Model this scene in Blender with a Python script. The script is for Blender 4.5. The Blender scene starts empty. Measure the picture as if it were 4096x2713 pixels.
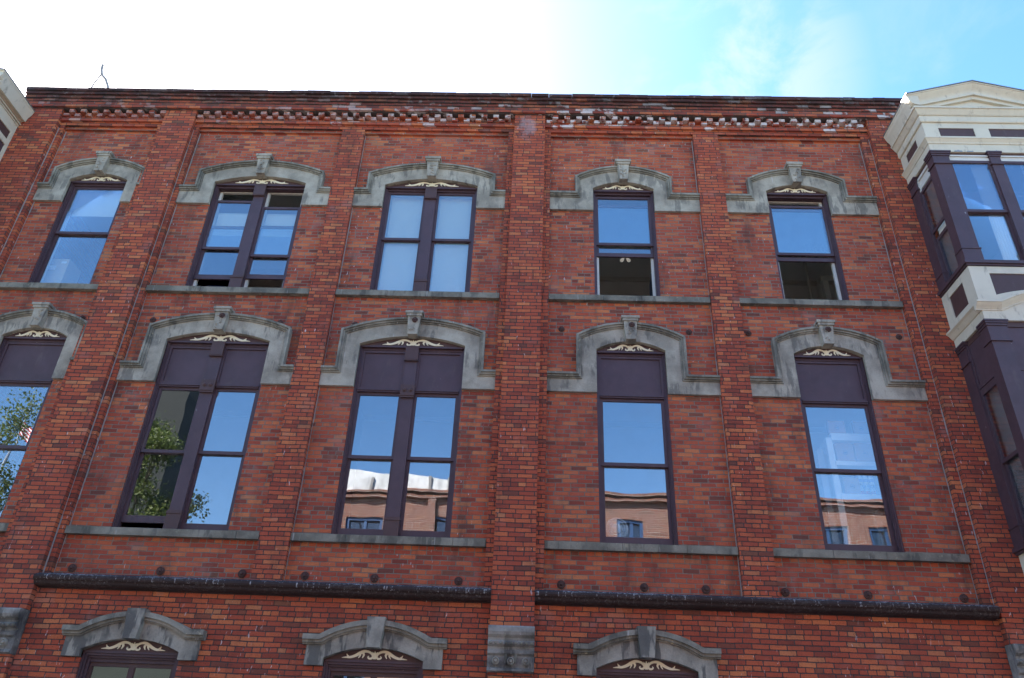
import bpy, bmesh, math, random
from mathutils import Vector, Matrix
R = math.radians
random.seed(7)
S = bpy.context.scene
COL = S.collection
H = 1.6                                   # eye height: measured heights are taken from the eye

# ------------------------------------------------------------------ camera
cam = bpy.data.cameras.new("camera")
cam.sensor_fit = 'HORIZONTAL'; cam.sensor_width = 36.0
cam.lens = 36.0 * 3124.0 / 4096.0
cam.clip_start = 0.05; cam.clip_end = 5000
co = bpy.data.objects.new("camera", cam); COL.objects.link(co)
Rw = ((0.99915019, 0.02348003, -0.03387604),      # image x / image down / forward -> world
      (0.01705372, 0.51273882, 0.85837525),
      (0.03752424, -0.85822351, 0.51190267))
co.matrix_world = Matrix(((Rw[0][0], -Rw[0][1], -Rw[0][2], 0),
                          (Rw[1][0], -Rw[1][1], -Rw[1][2], -10.6),
                          (Rw[2][0], -Rw[2][1], -Rw[2][2], H), (0, 0, 0, 1)))
S.camera = co
# ------------------------------------------------------------------ world, sun, exposure
S.view_settings.view_transform = 'Standard'; S.view_settings.look = 'None'
S.view_settings.exposure = 2.44; S.view_settings.gamma = 1
S.render.engine = 'CYCLES'
S.cycles.use_denoising = True; S.cycles.denoising_prefilter = 'ACCURATE'
S.cycles.max_bounces = 8; S.cycles.transparent_max_bounces = 16
SUN = Vector((-0.524, 0.521, 0.674)).normalized()
SUN_EL, SUN_AZ = math.asin(SUN.z), math.atan2(SUN.x, SUN.y)
W = bpy.data.worlds.new("World"); S.world = W; W.use_nodes = True

class NT:
    """tiny helper for writing node graphs"""
    def __init__(s, tree): s.t = tree; s.n = tree.nodes; s.l = tree.links
    def put(s, sock, v):
        if isinstance(v, bpy.types.NodeSocket): s.l.new(v, sock)
        elif v is not None:
            if sock.type == 'RGBA' and not hasattr(v, '__len__'): v = (v, v, v, 1)
            if sock.type == 'RGBA' and len(v) == 3: v = (*v, 1)
            sock.default_value = v
    def node(s, kind, ins=None, **kw):
        n = s.n.new(kind)
        for k, v in kw.items(): setattr(n, k, v)
        for k, v in (ins or {}).items(): s.put(n.inputs[k], v)
        return n
    def m(s, op, a, b=0.0, c=0.0, clamp=False):
        n = s.node('ShaderNodeMath', {0: a, 1: b, 2: c}, operation=op); n.use_clamp = clamp
        return n.outputs[0]
    def mix(s, f, a, b, mode='MIX'):
        n = s.node('ShaderNodeMix', data_type='RGBA', blend_type=mode, clamp_factor=True)
        s.put(n.inputs[0], f); s.put(n.inputs[6], a); s.put(n.inputs[7], b)
        return n.outputs[2]
    def noise(s, vec, scale, detail=3, rough=.55, dist=0.):
        return s.node('ShaderNodeTexNoise', {'Vector': vec, 'Scale': scale, 'Detail': detail, 'Roughness': rough, 'Distortion': dist}).outputs[0]
    def sstep(s, x, a, b, lo=0., hi=1.):
        return s.node('ShaderNodeMapRange', {0: x, 1: a, 2: b, 3: lo, 4: hi}, interpolation_type='SMOOTHSTEP').outputs[0]
    def ramp(s, x, stops, interp='LINEAR'):
        n = s.node('ShaderNodeValToRGB', {0: x}); cr = n.color_ramp; cr.interpolation = interp
        while len(cr.elements) < len(stops): cr.elements.new(.5)
        for e, (p, c) in zip(cr.elements, stops): e.position = p; e.color = (*c, 1)
        return n.outputs[0]
    def comb(s, x, y, z=0.): return s.node('ShaderNodeCombineXYZ', {0: x, 1: y, 2: z}).outputs[0]
    def scale(s, v, sc): return s.node('ShaderNodeVectorMath', {0: v, 1: sc}, operation='MULTIPLY').outputs[0]

w = NT(W.node_tree); w.n.clear()
sky = w.node('ShaderNodeTexSky', sky_type='NISHITA'); sky.sun_disc = False
sky.sun_elevation = SUN_EL; sky.sun_rotation = SUN_AZ; sky.altitude = 10
sky.air_density = 1.0; sky.dust_density = 0.7; sky.ozone_density = 1.4
gen = w.node('ShaderNodeTexCoord').outputs['Generated']
# thin cirrus: wisps that thicken and brighten towards the sun
wv = w.scale(gen, (1.0, 1.0, 2.2))
cn = w.noise(wv, 2.6, 7, .62, .9)
cn2 = w.noise(w.scale(gen, (1, 1, 1)), 1.15, 3, .5, .3)
sd = w.node('ShaderNodeVectorMath', {0: gen, 1: tuple(SUN)}, operation='DOT_PRODUCT').outputs['Value']
near = w.m('POWER', w.m('DIVIDE', w.m('SUBTRACT', sd, .55, clamp=True), .45), 3.)
wisp = w.m('MULTIPLY', w.sstep(cn, .48, .78), w.sstep(cn2, .45, .68))
sd2 = w.node('ShaderNodeVectorMath', {0: gen, 1: (.2168, .6402, .7370)}, operation='DOT_PRODUCT').outputs['Value']
puff = w.m('MULTIPLY', w.sstep(sd2, .984, .9995), w.sstep(w.noise(w.scale(gen, (1, 1, 1.6)), 7.5, 6, .6, .5), .38, .66))
cov = w.m('MAXIMUM', w.m('MULTIPLY', wisp, .30), w.m('MULTIPLY', puff, .55), clamp=True)
blue = w.node('ShaderNodeHueSaturation', {'Saturation': 1.25, 'Color': sky.outputs[0]}).outputs[0]
skc = w.mix(cov, blue, (1.9, 2.05, 2.2))
skc = w.mix(1., skc, w.mix(near, (0, 0, 0), (1.8, 1.8, 1.75)), 'ADD')
bg = w.node('ShaderNodeBackground', {'Color': skc, 'Strength': .10})
w.l.new(bg.outputs[0], w.node('ShaderNodeOutputWorld').inputs[0])

sl = bpy.data.lights.new("sun", 'SUN'); sl.energy = 4.0; sl.angle = R(.53); sl.color = (1, .95, .87)
so = bpy.data.objects.new("sun", sl); COL.objects.link(so)
so.rotation_euler = (-SUN).to_track_quat('-Z', 'Y').to_euler(); so.location = (-30, 30, 60)

# ------------------------------------------------------------------ materials
def mat(name):
    m = bpy.data.materials.new(name); m.use_nodes = True
    t = NT(m.node_tree); t.n.clear()
    out = t.node('ShaderNodeOutputMaterial')
    return m, t, out
def principled(t, out, col, rough=.7, bump=None, bdist=.01, bstr=.5, spec=.5, metal=0.):
    ins = {'Base Color': col, 'Roughness': rough, 'Specular IOR Level': spec, 'Metallic': metal}
    if bump is not None:
        ins['Normal'] = t.node('ShaderNodeBump', {'Height': bump, 'Distance': bdist, 'Strength': bstr}).outputs[0]
    p = t.node('ShaderNodeBsdfPrincipled', ins)
    t.l.new(p.outputs[0], out.inputs[0]); return p

def brick_material(name, mortar, warm=0., soot=0., wash=0., L=.222, Hc=.0655, v0=0., old=.3, eff=False, pale=0.):
    m, t, out = mat(name)
    pos = t.node('ShaderNodeNewGeometry').outputs['Position']
    sp = t.node('ShaderNodeSeparateXYZ', {0: pos}); X, Y, Z = sp.outputs
    n1 = t.noise(pos, 7., 3); n2 = t.noise(pos, 45., 2)
    u = t.m('ADD', t.m('SUBTRACT', X, Y), t.m('MULTIPLY', t.m('SUBTRACT', n1, .5), .022))
    v = t.m('ADD', t.m('ADD', Z, v0), t.m('MULTIPLY', t.m('SUBTRACT', t.noise(pos, 1.7, 3), .5), .026))
    vv = t.m('DIVIDE', v, Hc); row = t.m('FLOOR', vv); fv = t.m('FRACT', vv)
    hd = t.m('LESS_THAN', t.m('MODULO', t.m('ADD', row, 700.), 7.), .5)         # every seventh course is headers
    ln = t.m('MULTIPLY_ADD', hd, -L * .5, L)
    rr = t.node('ShaderNodeTexWhiteNoise', {'Vector': t.comb(row, 3.7)}, noise_dimensions='2D').outputs[0]
    uu = t.m('ADD', t.m('DIVIDE', u, ln), t.m('ADD', t.m('MULTIPLY', t.m('MODULO', t.m('ADD', row, 700.), 2.), .5), t.m('MULTIPLY', rr, .22)))
    colm = t.m('FLOOR', uu); fu = t.m('FRACT', uu)
    wn = t.node('ShaderNodeTexWhiteNoise', {'Vector': t.comb(colm, row)}, noise_dimensions='2D')
    rnd = wn.outputs[0]; rc = t.node('ShaderNodeSeparateColor', {0: wn.outputs[1]})
    r2, r3 = rc.outputs[1], rc.outputs[2]
    du = t.m('MULTIPLY', t.m('MINIMUM', fu, t.m('SUBTRACT', 1., fu)), ln)
    dv = t.m('MULTIPLY', t.m('MINIMUM', fv, t.m('SUBTRACT', 1., fv)), Hc)
    # rounded, chipped corners
    d = t.m('SMOOTH_MIN', du, dv, .010)
    d = t.m('ADD', d, t.m('MULTIPLY', t.m('SUBTRACT', n2, .5), .009))
    d = t.m('SUBTRACT', d, t.m('MULTIPLY', r3, .0022))
    bm_ = t.sstep(d, .0026, .0070)
    face = t.ramp(rnd, [(0., (.150, .032, .028)), (.12, (.24, .045, .032)), (.34, (.34, .064, .038)), (.58, (.41, .090, .044)),
                        (.82, (.47, .122, .052)), (.95, (.54, .18, .072)), (1., (.38, .17, .085))])
    zone = t.noise(pos, .55, 4, .6)
    face = t.mix(t.sstep(zone, .38, .68, .0, .5), face, (.30, .062, .040))
    face = t.mix(t.m('MULTIPLY', t.sstep(t.m('FRACT', t.m('MULTIPLY', rnd, 37.)), .95, .96), .75), face, (.055, .035, .035))
    if warm: face = t.mix(warm, face, (.50, .125, .045))
    face = t.mix(.34, face, t.mix(t.noise(pos, 26., 4, .7), (.35, .30, .30), (1.75, 1.7, 1.7)), 'MULTIPLY')
    spots = t.sstep(t.noise(pos, 95., 2, .5), .60, .70)
    face = t.mix(t.m('MULTIPLY', spots, .7), face, (.05, .02, .018))
    gone = t.sstep(t.noise(pos, 2.3, 4, .6), .56, .70, 0., .55)                     # smeared mortar / lime film
    face = t.mix(t.m('MULTIPLY', gone, t.m('MULTIPLY_ADD', r2, .5, .3)), face, (.30, .19, .17))
    if pale: face = t.mix(pale, face, (.125, .095, .078))
    face = t.mix(.10, face, (.46, .150, .070))
    mc = t.mix(t.noise(pos, 3.0, 4), tuple(c * .55 for c in mortar), tuple(c * 1.35 for c in mortar))
    c = t.mix(bm_, mc, face)
    # dark weather stains and white specks
    dirt = t.sstep(t.noise(t.scale(pos, (2.2, 2.2, .6)), 1.3, 6, .7), .48, .74, 0., old)
    c = t.mix(dirt, c, (.085, .042, .034))
    drop = t.m('MULTIPLY', t.sstep(t.noise(t.scale(pos, (30., 30., 9.)), 1., 3, .55, .5), .665, .70), t.sstep(t.noise(pos, .9, 4, .65), .47, .62, .05, .75))
    c = t.mix(drop, c, (.62, .56, .54))
    if eff:      # salt bloom near the top of the middle pier
        ex = t.m('SUBTRACT', 1., t.m('ADD', t.m('POWER', t.m('DIVIDE', t.m('ADD', X, .30), .24), 2.), t.m('POWER', t.m('DIVIDE', t.m('SUBTRACT', Z, H + 11.02), .40), 2.)))
        ex = t.sstep(t.m('ADD', ex, t.m('MULTIPLY', t.m('SUBTRACT', t.noise(pos, 7., 5, .65), .5), 2.6)), .25, 1.1)
        c = t.mix(t.m('MULTIPLY', ex, .36), c, (.46, .40, .41))
    if wash:
        wm = t.m('MULTIPLY', t.sstep(t.noise(pos, 6., 4, .65), .42, .52), t.m('MULTIPLY', t.sstep(X, -7., 1.5, .3, 1.), t.sstep(t.m('FRACT', t.m('MULTIPLY', rnd, 91.)), 1. - wash, 1.02 - wash)))
        c = t.mix(t.m('MULTIPLY', wm, .85), c, (.62, .57, .54))
    if soot:
        up = t.sstep(t.m('ADD', Z, t.m('MULTIPLY', t.m('SUBTRACT', t.noise(pos, 2.2, 5, .65), .5), .55)), 12.84, 13.27)
        c = t.mix(t.m('MULTIPLY', up, soot), c, (.032, .024, .024))
        lich = t.m('MULTIPLY', t.sstep(t.noise(pos, 11., 4, .6), .60, .68), t.sstep(Z, 12.9, 13.3))
        c = t.mix(t.m('MULTIPLY', lich, .5), c, (.25, .22, .20))
    hgt = t.m('ADD', bm_, t.m('ADD', t.m('MULTIPLY', t.noise(pos, 60., 3), .35), t.m('MULTIPLY', r2, .45)))
    principled(t, out, c, .93, hgt, .011, .8, .2)
    return m

def stone_material(name, a=(.17, .16, .135), b=(.33, .315, .27), streak=.5, dark=(.075, .072, .068), lich=.3, bg=.44):
    m, t, out = mat(name)
    pos = t.node('ShaderNodeNewGeometry').outputs['Position']
    c = t.mix(t.sstep(t.noise(pos, 2.2, 5, .65), .3, .7), a, b)
    c = t.mix(.5, c, t.mix(t.noise(pos, 55., 3, .7), (.55, .55, .55), (1.4, 1.4, 1.38)), 'MULTIPLY')
    st = t.sstep(t.noise(t.scale(pos, (7., 7., 1.6)), 1., 4, .6), .48, .56)
    big = t.sstep(t.noise(pos, 1.9, 3, .6), bg, bg + .12)
    c = t.mix(t.m('MULTIPLY', t.m('MULTIPLY', st, big), streak), c, dark)
    run = t.sstep(t.noise(t.scale(pos, (21., 21., 2.2)), 1., 3, .5), .66, .75)
    c = t.mix(t.m('MULTIPLY', run, .45), c, (.50, .48, .45))
    li = t.sstep(t.noise(pos, 13., 4, .65), .63, .70)
    c = t.mix(t.m('MULTIPLY', li, lich), c, (.42, .38, .25))
    h = t.m('ADD', t.noise(pos, 40., 5, .7), t.noise(pos, 8., 3))
    principled(t, out, c, .92, h, .008, .5, .2)
    return m

def paint_material(name, col, rough=.45, dirt=.25, spk=.5, vary=.25):
    m, t, out = mat(name)
    pos = t.node('ShaderNodeNewGeometry').outputs['Position']
    c = t.mix(t.m('MULTIPLY', t.sstep(t.noise(pos, 3., 5, .65), .35, .7), vary), col, tuple(x * .55 for x in col))
    d = t.sstep(t.noise(t.scale(pos, (5., 5., 1.6)), 1.3, 5, .7), .55, .74, 0., dirt)
    c = t.mix(d, c, (.16, .13, .095))
    s = t.sstep(t.noise(t.scale(pos, (22., 22., 9.)), 1., 3, .6, .3), .735, .76)
    c = t.mix(t.m('MULTIPLY', s, spk), c, (.55, .52, .50))
    principled(t, out, c, t.m('MULTIPLY_ADD', t.noise(pos, 9., 3), .25, rough - .1), t.noise(pos, 30., 4), .003, .25, .45)
    return m

def plain_material(name, col, rough=.6, ns=12., var=.25, spec=.4, metal=0.):
    m, t, out = mat(name)
    pos = t.node('ShaderNodeTexCoord').outputs['Object']
    c = t.mix(t.noise(pos, ns, 4, .6), tuple(x * (1 - var) for x in col), tuple(min(1, x * (1 + var)) for x in col))
    principled(t, out, c, rough, t.noise(pos, ns * 5, 3), .003, .2, spec, metal)
    return m

def glass_material(name, refl=.18, tint=.97, wave=.0020):
    m, t, out = mat(name)
    pos = t.node('ShaderNodeNewGeometry').outputs['Position']
    h = t.noise(pos, 1.3, 2, .4)
    nrm = t.node('ShaderNodeBump', {'Height': h, 'Distance': wave, 'Strength': 1.}).outputs[0]
    g = t.node('ShaderNodeBsdfGlossy', {'Color': (.93, .93, 1., 1), 'Roughness': .0, 'Normal': nrm})
    tr = t.node('ShaderNodeBsdfTransparent', {'Color': (tint * .95, tint, tint * .99, 1)})
    lw = t.node('ShaderNodeLayerWeight', {'Blend': .25}).outputs['Fresnel']
    f = t.m('MAXIMUM', t.m('MULTIPLY', lw, .9), refl, clamp=True)
    mx = t.node('ShaderNodeMixShader', {0: f, 1: tr.outputs[0], 2: g.outputs[0]})
    # a thin film of dust on the old panes
    df = t.node('ShaderNodeBsdfDiffuse', {'Color': (.35, .36, .37, 1)})
    mx2 = t.node('ShaderNodeMixShader', {0: t.sstep(t.noise(pos, 4., 5, .7), .35, .8, .003, .022), 1: mx.outputs[0], 2: df.outputs[0]})
    t.l.new(mx2.outputs[0], out.inputs[0])
    return m

M = {}
M['panel_brick'] = brick_material('panel_brick', (.215, .180, .145), .05, 0., .0, old=.62)
M['pier_brick'] = brick_material('pier_brick', (.070, .052, .048), .08, .0, .0, v0=.021, old=.5, eff=True)
M['lower_brick'] = brick_material('lower_brick', (.070, .054, .050), .12, 0., .0, v0=.04, old=.48)
M['cornice_brick'] = brick_material('cornice_brick', (.10, .085, .08), 0., .9, .20, v0=.0, old=.5)
M['dentil_brick'] = brick_material('dentil_brick', (.10, .085, .08), 0., .2, .85, L=.224, v0=0., old=.5)
M['stone'] = stone_material('hood_stone', (.235, .21, .168), (.425, .385, .308), .55)
M['mould_stone'] = stone_material('drip_mould_stone', (.135, .125, .10), (.33, .305, .245), .5, (.05, .05, .045), .75)
M['low_stone'] = stone_material('lower_hood_stone', (.20, .183, .15), (.37, .342, .278), .75, (.07, .068, .065), .15, .36)
M['sill_stone'] = stone_material('sill_stone', (.13, .12, .095), (.26, .24, .19), .6, (.06, .06, .052), .35)
M['dark_stone'] = stone_material('capital_stone', (.075, .072, .068), (.33, .315, .28), .55, (.03, .03, .03), .5)
M['maroon'] = paint_material('maroon_paint', (.074, .040, .048), .5, .22, .5, .4)
M['maroon_flat'] = paint_material('maroon_panel_paint', (.080, .044, .053), .55, .22, .2, .4)
M['brown'] = paint_material('brown_paint', (.075, .036, .032), .55, .3, .2)
M['cream'] = paint_material('cream_paint', (.60, .54, .41), .55, .62, .0, .22)
M['white_trim'] = paint_material('white_trim_paint', (.58, .56, .50), .5, .2, 0., .15)
M['scroll'] = paint_material('scroll_paint', (.80, .70, .48), .5, .15, 0., .1)
M['iron'] = plain_material('rusty_iron', (.085, .045, .038), .8, 30., .5)
M['glass'] = glass_material('window_glass')
M['glass_dim'] = glass_material('old_window_glass', .14)
M['plaster'] = plain_material('room_plaster', (.74, .73, .69), .9, 2., .12)
M['floorwood'] = plain_material('room_floor', (.46, .43, .39), .6, 5., .3)
M['blind'] = plain_material('roller_blind_cloth', (.62, .62, .56), .85, 60., .08)
M['curtain'] = plain_material('curtain_cloth', (.86, .86, .82), .85, 40., .1)
M['bead'] = plain_material('cement_bead', (.30, .28, .26), .95, 14., .3)
M['tar'] = plain_material('roof_tar', (.05, .05, .05), .9, 3., .3)
M['metal'] = plain_material('galvanised_metal', (.35, .36, .37), .4, 20., .2, .5, .8)

def string_course_material():
    m, t, out = mat('string_course_paint')
    pos = t.node('ShaderNodeNewGeometry').outputs['Position']
    sp = t.node('ShaderNodeSeparateXYZ', {0: pos})
    c = t.mix(t.noise(pos, 4., 5, .6), (.022, .014, .012), (.050, .028, .024))
    topm = t.sstep(sp.outputs[2], H + 2.424, H + 2.43)
    c = t.mix(topm, c, (.022, .021, .024))
    d = t.sstep(t.noise(t.scale(pos, (26., 26., 26.)), 1., 5, .75, .4), .50, .58)
    run = t.sstep(t.noise(t.scale(pos, (34., 34., 2.)), 1., 3, .6), .60, .67)
    edge = t.sstep(sp.outputs[2], H + 2.30, H + 2.41)
    d = t.m('MULTIPLY', d, t.sstep(t.noise(pos, 1.6, 4, .6), .36, .56))
    c = t.mix(t.m('MULTIPLY', d, t.m('MULTIPLY_ADD', topm, .75, .08)), c, (.50, .47, .45))
    c = t.mix(t.m('MULTIPLY', t.m('MULTIPLY', run, edge), .6), c, (.50, .48, .48))
    principled(t, out, c, .8, t.noise(pos, 30., 4), .004, .4, .3)
    return m
M['string'] = string_course_material()

# ------------------------------------------------------------------ mesh helpers
class MB:
    def __init__(s): s.v = []; s.f = []
    def add(s, vs, fs):
        o = len(s.v); s.v += [tuple(p) for p in vs]; s.f += [tuple(i + o for i in f) for f in fs]; return s
    def box(s, x0, x1, y0, y1, z0, z1):
        if x0 > x1: x0, x1 = x1, x0
        vs = [(x, y, z) for x in (x0, x1) for y in (y0, y1) for z in (z0, z1)]
        return s.add(vs, [(0, 1, 3, 2), (4, 6, 7, 5), (0, 4, 5, 1), (2, 3, 7, 6), (0, 2, 6, 4), (1, 5, 7, 3)])
    def prism(s, poly, y0, y1, hole=None):
        """polygon in (x, z), run from y0 (front) to y1"""
        n = len(poly)
        ar = sum(poly[i][0] * poly[(i + 1) % n][1] - poly[(i + 1) % n][0] * poly[i][1] for i in range(n))
        if ar < 0: poly = poly[::-1]
        vs = [(x, y0, z) for x, z in poly] + [(x, y1, z) for x, z in poly]
        fs = [tuple(range(n)), tuple(range(2 * n - 1, n - 1, -1))]
        fs += [(i, i + n, (i + 1) % n + n, (i + 1) % n) for i in range(n)]
        return s.add(vs, fs)
    def run_x(s, prof, x0, x1):
        """profile in (y, z), run along x"""
        n = len(prof)
        ar = sum(prof[i][0] * prof[(i + 1) % n][1] - prof[(i + 1) % n][0] * prof[i][1] for i in range(n))
        if ar < 0: prof = prof[::-1]
        vs = [(x0, y, z) for y, z in prof] + [(x1, y, z) for y, z in prof]
        fs = [tuple(range(n - 1, -1, -1)), tuple(range(n, 2 * n))]
        fs += [(i, (i + 1) % n, (i + 1) % n + n, i + n) for i in range(n)]
        return s.add(vs, fs)
    def run_y(s, prof, y0, y1):
        return s.prism(prof, y0, y1)
    def band(s, path, d0, d1, y0, y1):
        """strip between two inward offsets of an open path in (x, z)"""
        a, b = offset(path, d0), offset(path, d1)
        for i in range(len(path) - 1):
            q = [a[i], a[i + 1], b[i + 1], b[i]]
            s.hexa(q, y0, y1, i == 0, i == len(path) - 2)
        return s
    def hexa(s, q, y0, y1, c0=True, c1=True):
        vs = [(x, y0, z) for x, z in q] + [(x, y1, z) for x, z in q]
        fs = [(3, 2, 1, 0), (4, 5, 6, 7), (0, 1, 5, 4), (2, 3, 7, 6)]
        if c0: fs.append((3, 0, 4, 7))
        if c1: fs.append((1, 2, 6, 5))
        return s.add(vs, fs)
    def loft(s, path, prof):
        """smooth moulding: profile of (inward offset, y) swept along a path in (x, z)"""
        rows = [[(x, y, z) for x, z in offset(path, d)] for d, y in prof]; n = len(path); k = len(rows)
        fs = [(j * n + i, j * n + i + 1, (j + 1) * n + i + 1, (j + 1) * n + i) for j in range(k - 1) for i in range(n - 1)]
        fs += [tuple(j * n for j in range(k)), tuple(j * n + n - 1 for j in reversed(range(k)))]
        return s.add([p for r in rows for p in r], fs)
    def lathe_y(s, cx, cz, prof, n=20):
        """profile of (radius, y) turned round an axis along y"""
        vs = []; fs = []
        for r, y in prof:
            for k in range(n):
                a = 2 * math.pi * k / n; vs.append((cx + r * math.cos(a), y, cz + r * math.sin(a)))
        for j in range(len(prof) - 1):
            for k in range(n):
                fs.append((j * n + k, j * n + (k + 1) % n, (j + 1) * n + (k + 1) % n, (j + 1) * n + k))
        fs.append(tuple(range(n - 1, -1, -1))); fs.append(tuple(range((len(prof) - 1) * n, len(prof) * n)))
        return s.add(vs, fs)
    def tube(s, pts, rad, n=8):
        pts = [Vector(p) for p in pts]; rings = []
        if not hasattr(rad, '__len__'): rad = [rad] * len(pts)
        for i, p in enumerate(pts):
            t = (pts[min(i + 1, len(pts) - 1)] - pts[max(i - 1, 0)]).normalized()
            a = t.orthogonal().normalized() if i == 0 else (rings[-1][1] - t * rings[-1][1].dot(t)).normalized()
            rings.append((p, a, t.cross(a), rad[i]))
        vs = [p + (a * math.cos(2 * math.pi * k / n) + b * math.sin(2 * math.pi * k / n)) * r for p, a, b, r in rings for k in range(n)]
        fs = [(j * n + k, j * n + (k + 1) % n, (j + 1) * n + (k + 1) % n, (j + 1) * n + k) for j in range(len(pts) - 1) for k in range(n)]
        fs.append(tuple(range(n - 1, -1, -1))); fs.append(tuple(range((len(pts) - 1) * n, len(pts) * n)))
        return s.add(vs, fs)
    def ribbon(s, pts, wid, y0, y1):
        """tapered stroke in (x, z)"""
        L_, R_ = [], []
        for i, p in enumerate(pts):
            a, b = pts[max(i - 1, 0)], pts[min(i + 1, len(pts) - 1)]
            dx, dz = b[0] - a[0], b[1] - a[1]; l = math.hypot(dx, dz) or 1
            nx, nz = -dz / l, dx / l; h = wid[i] / 2
            L_.append((p[0] + nx * h, p[1] + nz * h)); R_.append((p[0] - nx * h, p[1] - nz * h))
        for i in range(len(pts) - 1):
            s.hexa([L_[i], L_[i + 1], R_[i + 1], R_[i]], y0, y1, i == 0, i == len(pts) - 2)
        return s
    def build(s, name, material, parent=None, dz=H, smooth=False, origin=None, bevel=0):
        ox, oy, oz = origin if origin else (0, 0, 0)
        me = bpy.data.meshes.new(name)
        me.from_pydata([(x - ox, y - oy, z + dz - oz) for x, y, z in s.v], [], s.f)
        bm = bmesh.new(); bm.from_mesh(me); bmesh.ops.recalc_face_normals(bm, faces=bm.faces); bm.to_mesh(me); bm.free()
        if smooth:
            for p in me.polygons: p.use_smooth = True
        mats = material if isinstance(material, (list, tuple)) else [material]
        for k in mats: me.materials.append(M[k] if isinstance(k, str) else k)
        o = bpy.data.objects.new(name, me); COL.objects.link(o); o.location = (ox, oy, oz)
        if parent:
            o.parent = parent
            loc = Vector((ox, oy, oz)); q = parent
            while q: loc -= Vector(q.location); q = q.parent
            o.location = loc
        if bevel:
            b = o.modifiers.new('bevel', 'BEVEL'); b.width = bevel; b.segments = 2; b.limit_method = 'ANGLE'
        return o

def offset(path, d):
    """shift an open path to its right-hand side by d, mitred"""
    out = []; n = len(path)
    for i in range(n):
        ns = []
        for a, b in ((i - 1, i), (i, i + 1)):
            if a < 0 or b >= n: continue
            dx, dz = path[b][0] - path[a][0], path[b][1] - path[a][1]; l = math.hypot(dx, dz)
            ns.append((dz / l, -dx / l))
        if len(ns) == 1: nx, nz = ns[0]; k = 1
        else:
            nx, nz = ns[0][0] + ns[1][0], ns[0][1] + ns[1][1]; l = math.hypot(nx, nz); nx /= l; nz /= l
            k = 1 / max(.3, nx * ns[0][0] + nz * ns[0][1])
        out.append((path[i][0] + nx * d * k, path[i][1] + nz * d * k))
    return out

def arc(xa, xb, zs, zc, n=16):
    """circular arc from (xa, zs) over a crown at height zc to (xb, zs)"""
    c = (xb - xa) / 2; h = zc - zs; r = (c * c + h * h) / (2 * h); cx = (xa + xb) / 2; cz = zc - r
    a0 = math.atan2(zs - cz, xa - cx); a1 = math.atan2(zs - cz, xb - cx)
    return [(cx + r * math.cos(a0 + (a1 - a0) * i / n), cz + r * math.sin(a0 + (a1 - a0) * i / n)) for i in range(n + 1)]

def tag(o, label=None, cat=None, group=None, kind=None):
    for k, v in (('label', label), ('category', cat), ('group', group), ('kind', kind)):
        if v: o[k] = v
    return o
def empty(name, loc, rz=0.):
    o = bpy.data.objects.new(name, None); COL.objects.link(o); o.location = loc; o.rotation_euler.z = rz
    o.empty_display_size = .2; return o
def copy_tree(o, parent=None):
    c = o.copy(); COL.objects.link(c)
    if parent: c.parent = parent
    for ch in list(o.children): copy_tree(ch, c)
    return c

# ================================================================== the setting
PB, SB, WB, HB = 0., .10, .20, .14          # pier face, strip and frieze face, panel face, hood face
g = MB().box(-400, 400, -400, 400, -.4, 0); tag(g.build('ground', plain_material('ground_earth', (.17, .16, .14), .95, .6, .2), dz=0), kind='structure')
def asphalt():
    m, t, out = mat('asphalt')
    p = t.node('ShaderNodeNewGeometry').outputs['Position']
    c = t.mix(t.noise(p, .8, 5, .6), (.045, .045, .047), (.085, .083, .08))
    c = t.mix(.5, c, t.mix(t.noise(p, 90., 2), (.5, .5, .5), (1.5, 1.5, 1.5)), 'MULTIPLY')
    principled(t, out, c, .9, t.noise(p, 90., 3), .004, .6); return m
def concrete():
    m, t, out = mat('pavement_concrete')
    p = t.node('ShaderNodeNewGeometry').outputs['Position']
    s = t.node('ShaderNodeSeparateXYZ', {0: p})
    j = t.m('MINIMUM', t.m('ABSOLUTE', t.m('SUBTRACT', t.m('FRACT', t.m('DIVIDE', s.outputs[0], 1.5)), .5)), t.m('ABSOLUTE', t.m('SUBTRACT', t.m('FRACT', t.m('DIVIDE', s.outputs[1], 1.5)), .5)))
    c = t.mix(t.noise(p, 1.5, 5, .6), (.30, .29, .27), (.44, .43, .40))
    c = t.mix(t.sstep(j, .003, .008), (.10, .10, .09), c)
    principled(t, out, c, .9, t.noise(p, 60., 3), .003, .5); return m
conc = concrete()
tag(MB().box(-120, 120, -11.6, -3.2, -.3, .004).build('road', asphalt(), dz=0), kind='structure')
tag(MB().box(-120, 120, -3.2, .11, -.3, .13).build('near_pavement', conc, dz=0), kind='structure')
tag(MB().box(-120, 120, -14.7, -11.6, -.3, .13).build('far_pavement', conc, dz=0), kind='structure')
for yy in (-5.35, -9.45):
    pm = MB()
    for k in range(-20, 20): pm.box(k * 6, k * 6 + .1, yy - 1.0, yy + 1.0, .0, .008)
    tag(pm.build('parking_marking', plain_material('road_paint', (.75, .75, .72), .8, 8., .15), dz=0), kind='structure')

# ================================================================== the brick building
BLD = empty('brick_building', (0, 0, 0))
tag(BLD, 'three storey red brick commercial building with grey stone window hoods and maroon sash windows', 'building')

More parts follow.
